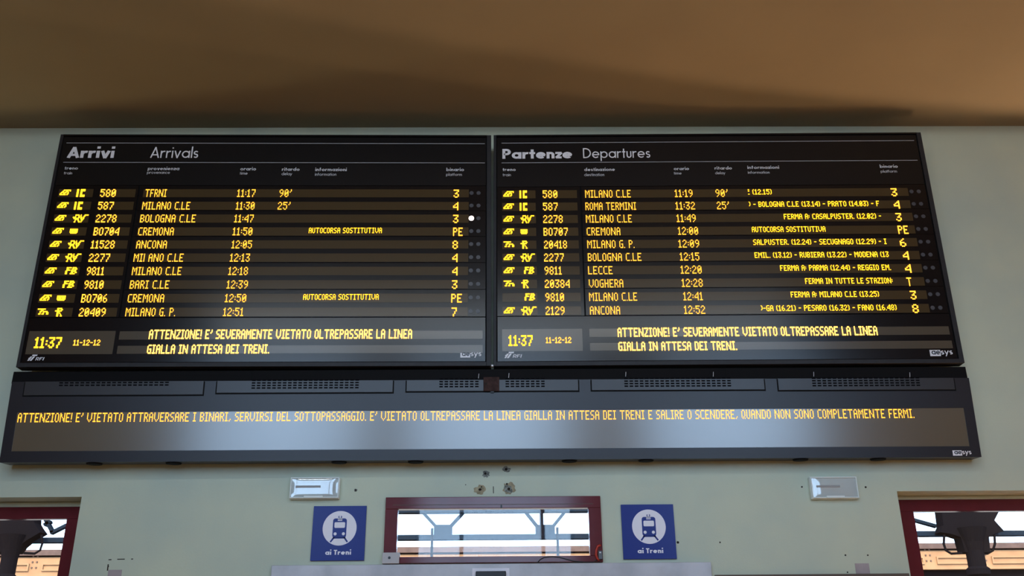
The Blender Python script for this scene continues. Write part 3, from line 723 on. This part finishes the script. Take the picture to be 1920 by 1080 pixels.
# ------------------------------------------------------------------ blue signs "ai Treni"
def make_sign(tl, br, label):
    a, c = P(*tl), P(*br); W_ = c.x-a.x; H_ = a.z-c.z
    o = empty('platform_sign', (a.x, 0, c.z), label, 'sign', 'blue signs flanking the window')
    MB().box(0, W_, -0.018, 0, 0, H_).build('plate', m_blue, o, bevel=0.001)
    y = -0.018; S = W_/100.0
    cx, cz = 0.512*W_, 0.588*H_
    d = MB().disc(cx, cz, 0.319*W_, y-0.001, y, 48).build('white_disc', m_signw, o)
    K = lambda x, z: (cx+(x)*S, cz+(z)*S)
    b = MB(); y1, y2 = y-0.002, y-0.001
    body = [K(-11.5, -16)] + [K(*p) for p in arc(8.5, -13, 4.5, 270, 360, 5)] + [K(*p) for p in arc(8.5, 13.5, 4.5, 0, 90, 5)] + [K(*p) for p in arc(-8.5, 13.5, 4.5, 90, 180, 5)] + [K(*p) for p in arc(-8.5, -13, 4.5, 180, 270, 5)][:-1]
    b.prism(body[1:], y1, y2)
    b.build('train_silhouette', m_blue, o)
    b = MB(); wdw = [K(*p) for p in arc(8, 2.5, 2, 270, 360, 4)] + [K(*p) for p in arc(8, 9, 2, 0, 90, 4)] + [K(*p) for p in arc(-8, 9, 2, 90, 180, 4)] + [K(*p) for p in arc(-8, 2.5, 2, 180, 270, 4)]
    b.prism(wdw, y1-0.001, y1)
    for s_ in (-1, 1): b.disc(cx+s_*7.8*S, cz-10.5*S, 2.9*S, y1-0.001, y1, 16)
    b.prism([K(-4.2, 13.5), K(4.2, 13.5), K(4.2, 17.9), K(-4.2, 17.9)], y1-0.001, y1)
    b.prism([K(-4.2, 17), K(4.2, 17), K(3.2, 19.4), K(-3.2, 19.4)], y1-0.001, y1)
    b.build('window_and_lights', m_signw, o)
    b = MB()
    b.prism([K(-4.0, 15.0), K(4.0, 15.0), K(4.0, 15.9), K(-4.0, 15.9)], y1-0.002, y1-0.001)
    for s_ in (-1, 1):
        b.bar(K(s_*1.4, 18.6), K(s_*3.0, 20.6), 1.4*S, y1-0.002, y1-0.001); b.bar(K(s_*3.0, 20.6), K(s_*1.8, 22.6), 1.4*S, y1-0.002, y1-0.001)
        b.bar(K(s_*9.5, -17.0), K(s_*16.0, -25.5), 3.0*S, y1, y2)
    b.bar(K(-12, -18.0), K(12, -18.0), 2.4*S, y1, y2)
    b.build('rails_and_pantograph', m_blue, o)
    lettering(o, 'ai Treni', 0.272*W_, 0.752*W_, 0.105*H_, 0.088*H_, 0.21, m_signw, y, track=0.10)
    return o
make_sign((589.4, 949.7), (683, 1051.2), 'blue square sign ai Treni with train symbol, left of the transom window')
make_sign((1163.4, 946.8), (1268.6, 1048.2), 'blue square sign ai Treni with train symbol, right of the transom window')

# ------------------------------------------------------------------ emergency lamps
def make_lamp(tl, br, label, tilt, full):
    a, c = P(*tl, -0.03), P(*br, -0.03); W_ = c.x-a.x; H_ = a.z-c.z
    o = empty('emergency_light', (a.x, 0, c.z), label, 'emergency light', 'emergency lights under the ticker display')
    MB().box(0, W_, -0.045, 0, 0, H_).build('base_tray', m_plast, o, bevel=0.006)
    b = MB(); t = 0.013
    b.box(0.004, W_-0.004, -0.062, -0.045, 0.004, t); b.box(0.004, W_-0.004, -0.062, -0.045, H_-t, H_-0.004)
    b.box(0.004, t, -0.062, -0.045, t, H_-t); b.box(W_-t, W_-0.004, -0.062, -0.045, t, H_-t)
    b.build('rim', m_plast, o, bevel=0.002)
    # shallow clear cover: pillowed sheet
    me = MB(); nx, nz = 16, 8; x0, x1, z0, z1 = t, W_-t, t, H_-t
    for j in range(nz+1):
        for i in range(nx+1):
            s_, r_ = i/nx, j/nz
            bulge = (1-(2*s_-1)**8)*(1-(2*r_-1)**6)
            me.v.append((x0+(x1-x0)*s_, -0.052-0.004*bulge-tilt*(s_-0.5)*0.002, z0+(z1-z0)*r_))
    for j in range(nz):
        for i in range(nx):
            q = j*(nx+1)+i; me.f.append((q, q+1, q+nx+2, q+nx+1))
    me.build('cover', m_lampglass, o, smooth=True)
    MB().box(W_*0.30, W_*0.68, -0.070, -0.060, 0.003, 0.022).build('cover_clip', m_plast, o, bevel=0.002)
    MB().tube([(W_*0.12, -0.049, H_*0.55), (W_*0.62, -0.049, H_*0.55)], 0.012, 10).build('lamp_tube', m_tube, o)
    MB().box(W_*0.10, W_*0.13, -0.054, -0.045, H_*0.42, H_*0.68).build('lamp_socket', m_tube, o)
    if full:
        MB().disc(W_*0.76, H_*0.52, H_*0.36, -0.0475, -0.045, 20).build('battery_cover', m_tube, o)
    MB().box(W_*0.455, W_*0.465, -0.0475, -0.045, t, H_-t).build('divider', m_tube, o)
    return o
m_lampglass = glass_mat('clear_lamp_cover', (0.97, 0.99, 0.98), 0.04, 2.2)
_nt = m_lampglass.node_tree; _out = _nt.nodes['Material Output']; _mx = _out.inputs[0].links[0].from_node
_d = _nt.nodes.new('ShaderNodeBsdfDiffuse'); _d.inputs[0].default_value = (0.90, 0.93, 0.88, 1)
_m2 = _nt.nodes.new('ShaderNodeMixShader'); _m2.inputs[0].default_value = 0.5     # slightly milky plastic
_t = [n for n in _nt.nodes if n.type == 'BSDF_TRANSPARENT'][0]
_nt.links.new(_t.outputs[0], _m2.inputs[1]); _nt.links.new(_d.outputs[0], _m2.inputs[2]); _nt.links.new(_m2.outputs[0], _mx.inputs[1])
make_lamp((546, 895.5), (636, 935.5), 'white emergency light left of centre, near the left blue sign', 1, True)
make_lamp((1516, 894.5), (1610, 935.5), 'white emergency light right of centre, near the right hand door', -1, False)

# ------------------------------------------------------------------ small things on the window frame
a, c = P(717.5, 1036.5, -0.04), P(748.5, 1057, -0.04)
o = empty('junction_box', (a.x, 0, c.z), 'small grey junction box on the lower left corner of the window frame', 'junction box')
bw, bh = c.x-a.x, a.z-c.z
MB().box(0, bw, -0.06, 0.0, 0, bh).build('box_lid', m_box, o, bevel=0.003)
MB().disc(bw*0.42, bh*0.52, 0.011, -0.0615, -0.06, 14).build('cable_hole', m_dark, o)
for sx, sz in ((0.12, 0.55), (0.9, 0.6), (0.52, 0.2), (0.86, 0.2)): MB().disc(bw*sx, bh*sz, 0.0028, -0.0608, -0.06, 8).build('screw', m_tube, o)
q = [P(x, y, -0.045) for x, y in ((1126, 1022), (1121, 1024), (1118, 1031), (1117.5, 1040), (1120, 1047), (1124, 1050))]
q0 = q[0]; o = empty('red_cable', q0, 'short red cable loop on the lower right corner of the window frame', 'cable')
MB().tube([p-q0 for p in q], 0.010, 8).build('sheath', m_red, o, smooth=True)
a, c = P(1121.5, 1033, -0.05), P(1129.5, 1049, -0.05)
o = empty('cable_plug', (a.x, -0.05, c.z), 'small dark grey plug beside the red cable on the window frame', 'plug')
MB().box(0, c.x-a.x, -0.02, 0.014, 0, a.z-c.z).build('plug_body', m_grey, o, bevel=0.004)
MB().box(0.008, 0.020, -0.023, -0.02, (a.z-c.z)*0.7, (a.z-c.z)*0.85).build('plug_screw', m_small, o)
q = [P(x, y, -0.04) for x, y in ((1008, 1054.5), (1013, 1049), (1021, 1045), (1035, 1043.6), (1048, 1044.8), (1060, 1048), (1075, 1052), (1095, 1054), (1112, 1054), (1119, 1050), (1123, 1048))]
o = empty('black_wire', q[0], 'thin black wire lying along the bottom rail of the window frame', 'wire')
MB().tube([p-q[0] for p in q], 0.0035, 6).build('sheath', m_dark, o, smooth=True)

# ------------------------------------------------------------------ platform canopy beyond the wall
YC = 10.0
def Q(px, py, Y=YC): p = P(px, py, Y); return (p.x, p.z)
can = empty('platform_canopy', (0, YC, 0), 'iron lattice girder of the platform canopy seen through window and doors', 'canopy')
zt0, zt1 = Q(900, 962)[1], Q(900, 949)[1]
zb0, zb1 = Q(930, 1012)[1], Q(930, 1003)[1]
def cb(b, name, m): return b.build(name, m, can)
xa, xb = Q(803, 980)[0], Q(1062, 980)[0]
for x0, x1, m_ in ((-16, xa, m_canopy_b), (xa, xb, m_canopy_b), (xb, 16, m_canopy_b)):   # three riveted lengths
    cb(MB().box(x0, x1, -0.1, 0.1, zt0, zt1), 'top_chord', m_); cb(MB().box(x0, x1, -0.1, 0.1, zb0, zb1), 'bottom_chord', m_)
def gusset(pcx, half, py0, py1, fl):
    bx = [Q(pcx-half, py0), Q(pcx+half, py0), Q(pcx+half, py1), Q(pcx-half, py1)]
    b = MB().prism([bx[3], bx[2], bx[1], bx[0]][::1], -0.08, 0.08)
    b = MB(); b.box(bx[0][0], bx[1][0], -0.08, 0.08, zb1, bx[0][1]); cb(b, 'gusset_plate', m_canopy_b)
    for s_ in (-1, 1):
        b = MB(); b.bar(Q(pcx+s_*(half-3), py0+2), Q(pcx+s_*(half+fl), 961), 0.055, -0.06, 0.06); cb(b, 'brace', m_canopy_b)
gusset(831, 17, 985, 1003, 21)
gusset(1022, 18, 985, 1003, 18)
for px in (866, 1015): 
    x, z = Q(px, 980); cb(MB().box(x-0.035, x+0.035, -0.12, -0.09, zb0, zt1), 'mirrored_bar', m_canopy_d) if px == 1015 else None  # dark strip built where the glass mirrors a window bar
for px in (809.5, 1046):
    x, z = Q(px, 1030, 9.2); MB().box(x-0.022, x+0.022, -0.82, -0.77, zb0-1.2, zb0+0.10).build('hanger_post', m_canopy_d, can)
# braces near the columns
for pts in (((85, 972), (100, 999)), ((96, 1000), (126, 985)), ((1712, 975), (1755, 987)), ((84, 985), (96, 978))):
    b = MB(); b.bar(Q(*pts[0]), Q(*pts[1]), 0.055, -0.06, 0.06); cb(b, 'brace', m_canopy_b)
def column(px_l, px_r, cap, label):
    xl, xr_ = Q(px_l, 1060)[0], Q(px_r, 1060)[0]; cx = (xl+xr_)/2; r = (xr_-xl)/2
    o = empty('canopy_column', (cx, YC, -0.15), label, 'column', 'iron columns of the platform canopy')
    zc = zb0+0.15
    MB().lathe([(r*1.7, 0), (r*1.7, 0.5), (r*1.25, 0.6), (r*1.05, 1.2), (r*1.0, zc-0.75), (r*1.25, zc-0.72), (r*1.25, zc-0.62), (r*0.95, zc-0.58), (r*0.95, zc-0.3), (r*1.15, zc-0.15), (r*1.7, zc+0.1)], 0, -0.3, 24).build('shaft', m_canopy_d, o, smooth=False)
    pts = [(Q(*p)[0]-cx, Q(*p)[1]+0.15) for p in cap]
    MB().prism(pts[::-1], -0.35, -0.05).build('bracket_plate', m_canopy_d, o)
    for s_ in (-1, 1):
        px0 = (px_l+px_r)/2
        lp = [(px0+s_*47, 1003), (px0+s_*48, 1020), (px0+s_*44, 1032), (px0+s_*34, 1038), (px0+s_*14, 1037)]
        q = [P(x, y, YC-0.3) for x, y in lp]
        MB().tube([(p.x-cx, -0.3, p.z+0.15) for p in q], 0.022, 6).build('hanging_cable', m_canopy_d, o)
column(1801, 1834, [(1749, 950), (1752, 975), (1754, 990), (1748, 1003), (1768, 1006), (1786, 1012), (1794, 1040), (1840, 1040), (1838, 1012), (1848, 1006), (1866, 1001), (1848, 981), (1864, 950)], 'dark iron canopy column with flared bracket seen through the right hand door')
column(16, 46, [(-10, 950), (-10, 1014), (10, 1022), (14, 1040), (45, 1040), (54, 1028), (66, 1018), (92, 1003), (84, 992), (80, 985), (81, 950)], 'dark iron canopy column with flared bracket seen through the left hand door')

# ------------------------------------------------------------------ far building edge with riveted panels
YF = 28.0
fz = lambda py: P(1850, py, YF).z
z_top, z_eave, z_p1, z_p0 = fz(1017.5), fz(1029), fz(1030.8), fz(1066.5)
far = empty('riveted_fascia', (0, YF, 0), 'peach painted riveted iron fascia of the far canopy, beyond the tracks', 'fascia')
MB().box(-34, 34, 0.1, 0.6, z_p0, z_p1).build('web_plate', m_peach, far)
MB().box(-34, 34, -0.02, 0.6, z_eave+0.02, z_top).build('gutter', m_roofb, far)
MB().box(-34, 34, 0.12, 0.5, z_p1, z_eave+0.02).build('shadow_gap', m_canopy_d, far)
MB().box(-34, 34, 0.05, 0.1, z_p0, z_p0+0.07).build('lower_flange', m_peach, far)
MB().box(-34, 34, 0.3, 5.0, -0.15, z_p0).build('under_canopy_shade', m_canopy_d, far)  # dark block stands in for the shade under the far canopy
px_w = P(1845+10, 1050, YF).x-P(1748, 1050, YF).x    # pitch of the recessed panels
pz1, pz0 = fz(1042.5), fz(1056.5)
xs = P(1758, 1050, YF).x; xe = P(1838, 1050, YF).x; pit = (P(1862, 1050, YF).x-xs)
proto = None; rvp = None
k0 = -24
for k in range(k0, 14):
    x0 = xs+k*pit; x1 = x0+(xe-xs)
    if x1 < -30 or x0 > 28: continue
    if proto is None:
        b = MB(); w_ = x1-x0; h_ = pz1-pz0; t = 0.05
        b.box(0, w_, -0.06, 0.0, 0, t); b.box(0, w_, -0.06, 0.0, h_-t, h_); b.box(0, t, -0.06, 0, t, h_-t); b.box(w_-t, w_, -0.06, 0, t, h_-t)
        proto = b.build('panel_frame', m_peach, far)
        p2 = MB()
        for zz in (0.12, 0.32, 0.52):
            for xx in (0.0, 0.16): p2.box(xx-0.025, xx+0.025, -0.03, 0, zz-0.025, zz+0.025)
        for i in range(9): p2.box(0.05+i*pit/9-0.022, 0.05+i*pit/9+0.022, -0.03, 0, -0.17, -0.125)
        rvp = p2.build('rivets', m_roofb, far, kind='stuff')
        o, r_ = proto, rvp
    else:
        o = proto.copy(); C.objects.link(o); r_ = rvp.copy(); C.objects.link(r_)
    o.location = (x0, 0.1, pz0); r_.location = (x1+0.10, 0.1, pz0)
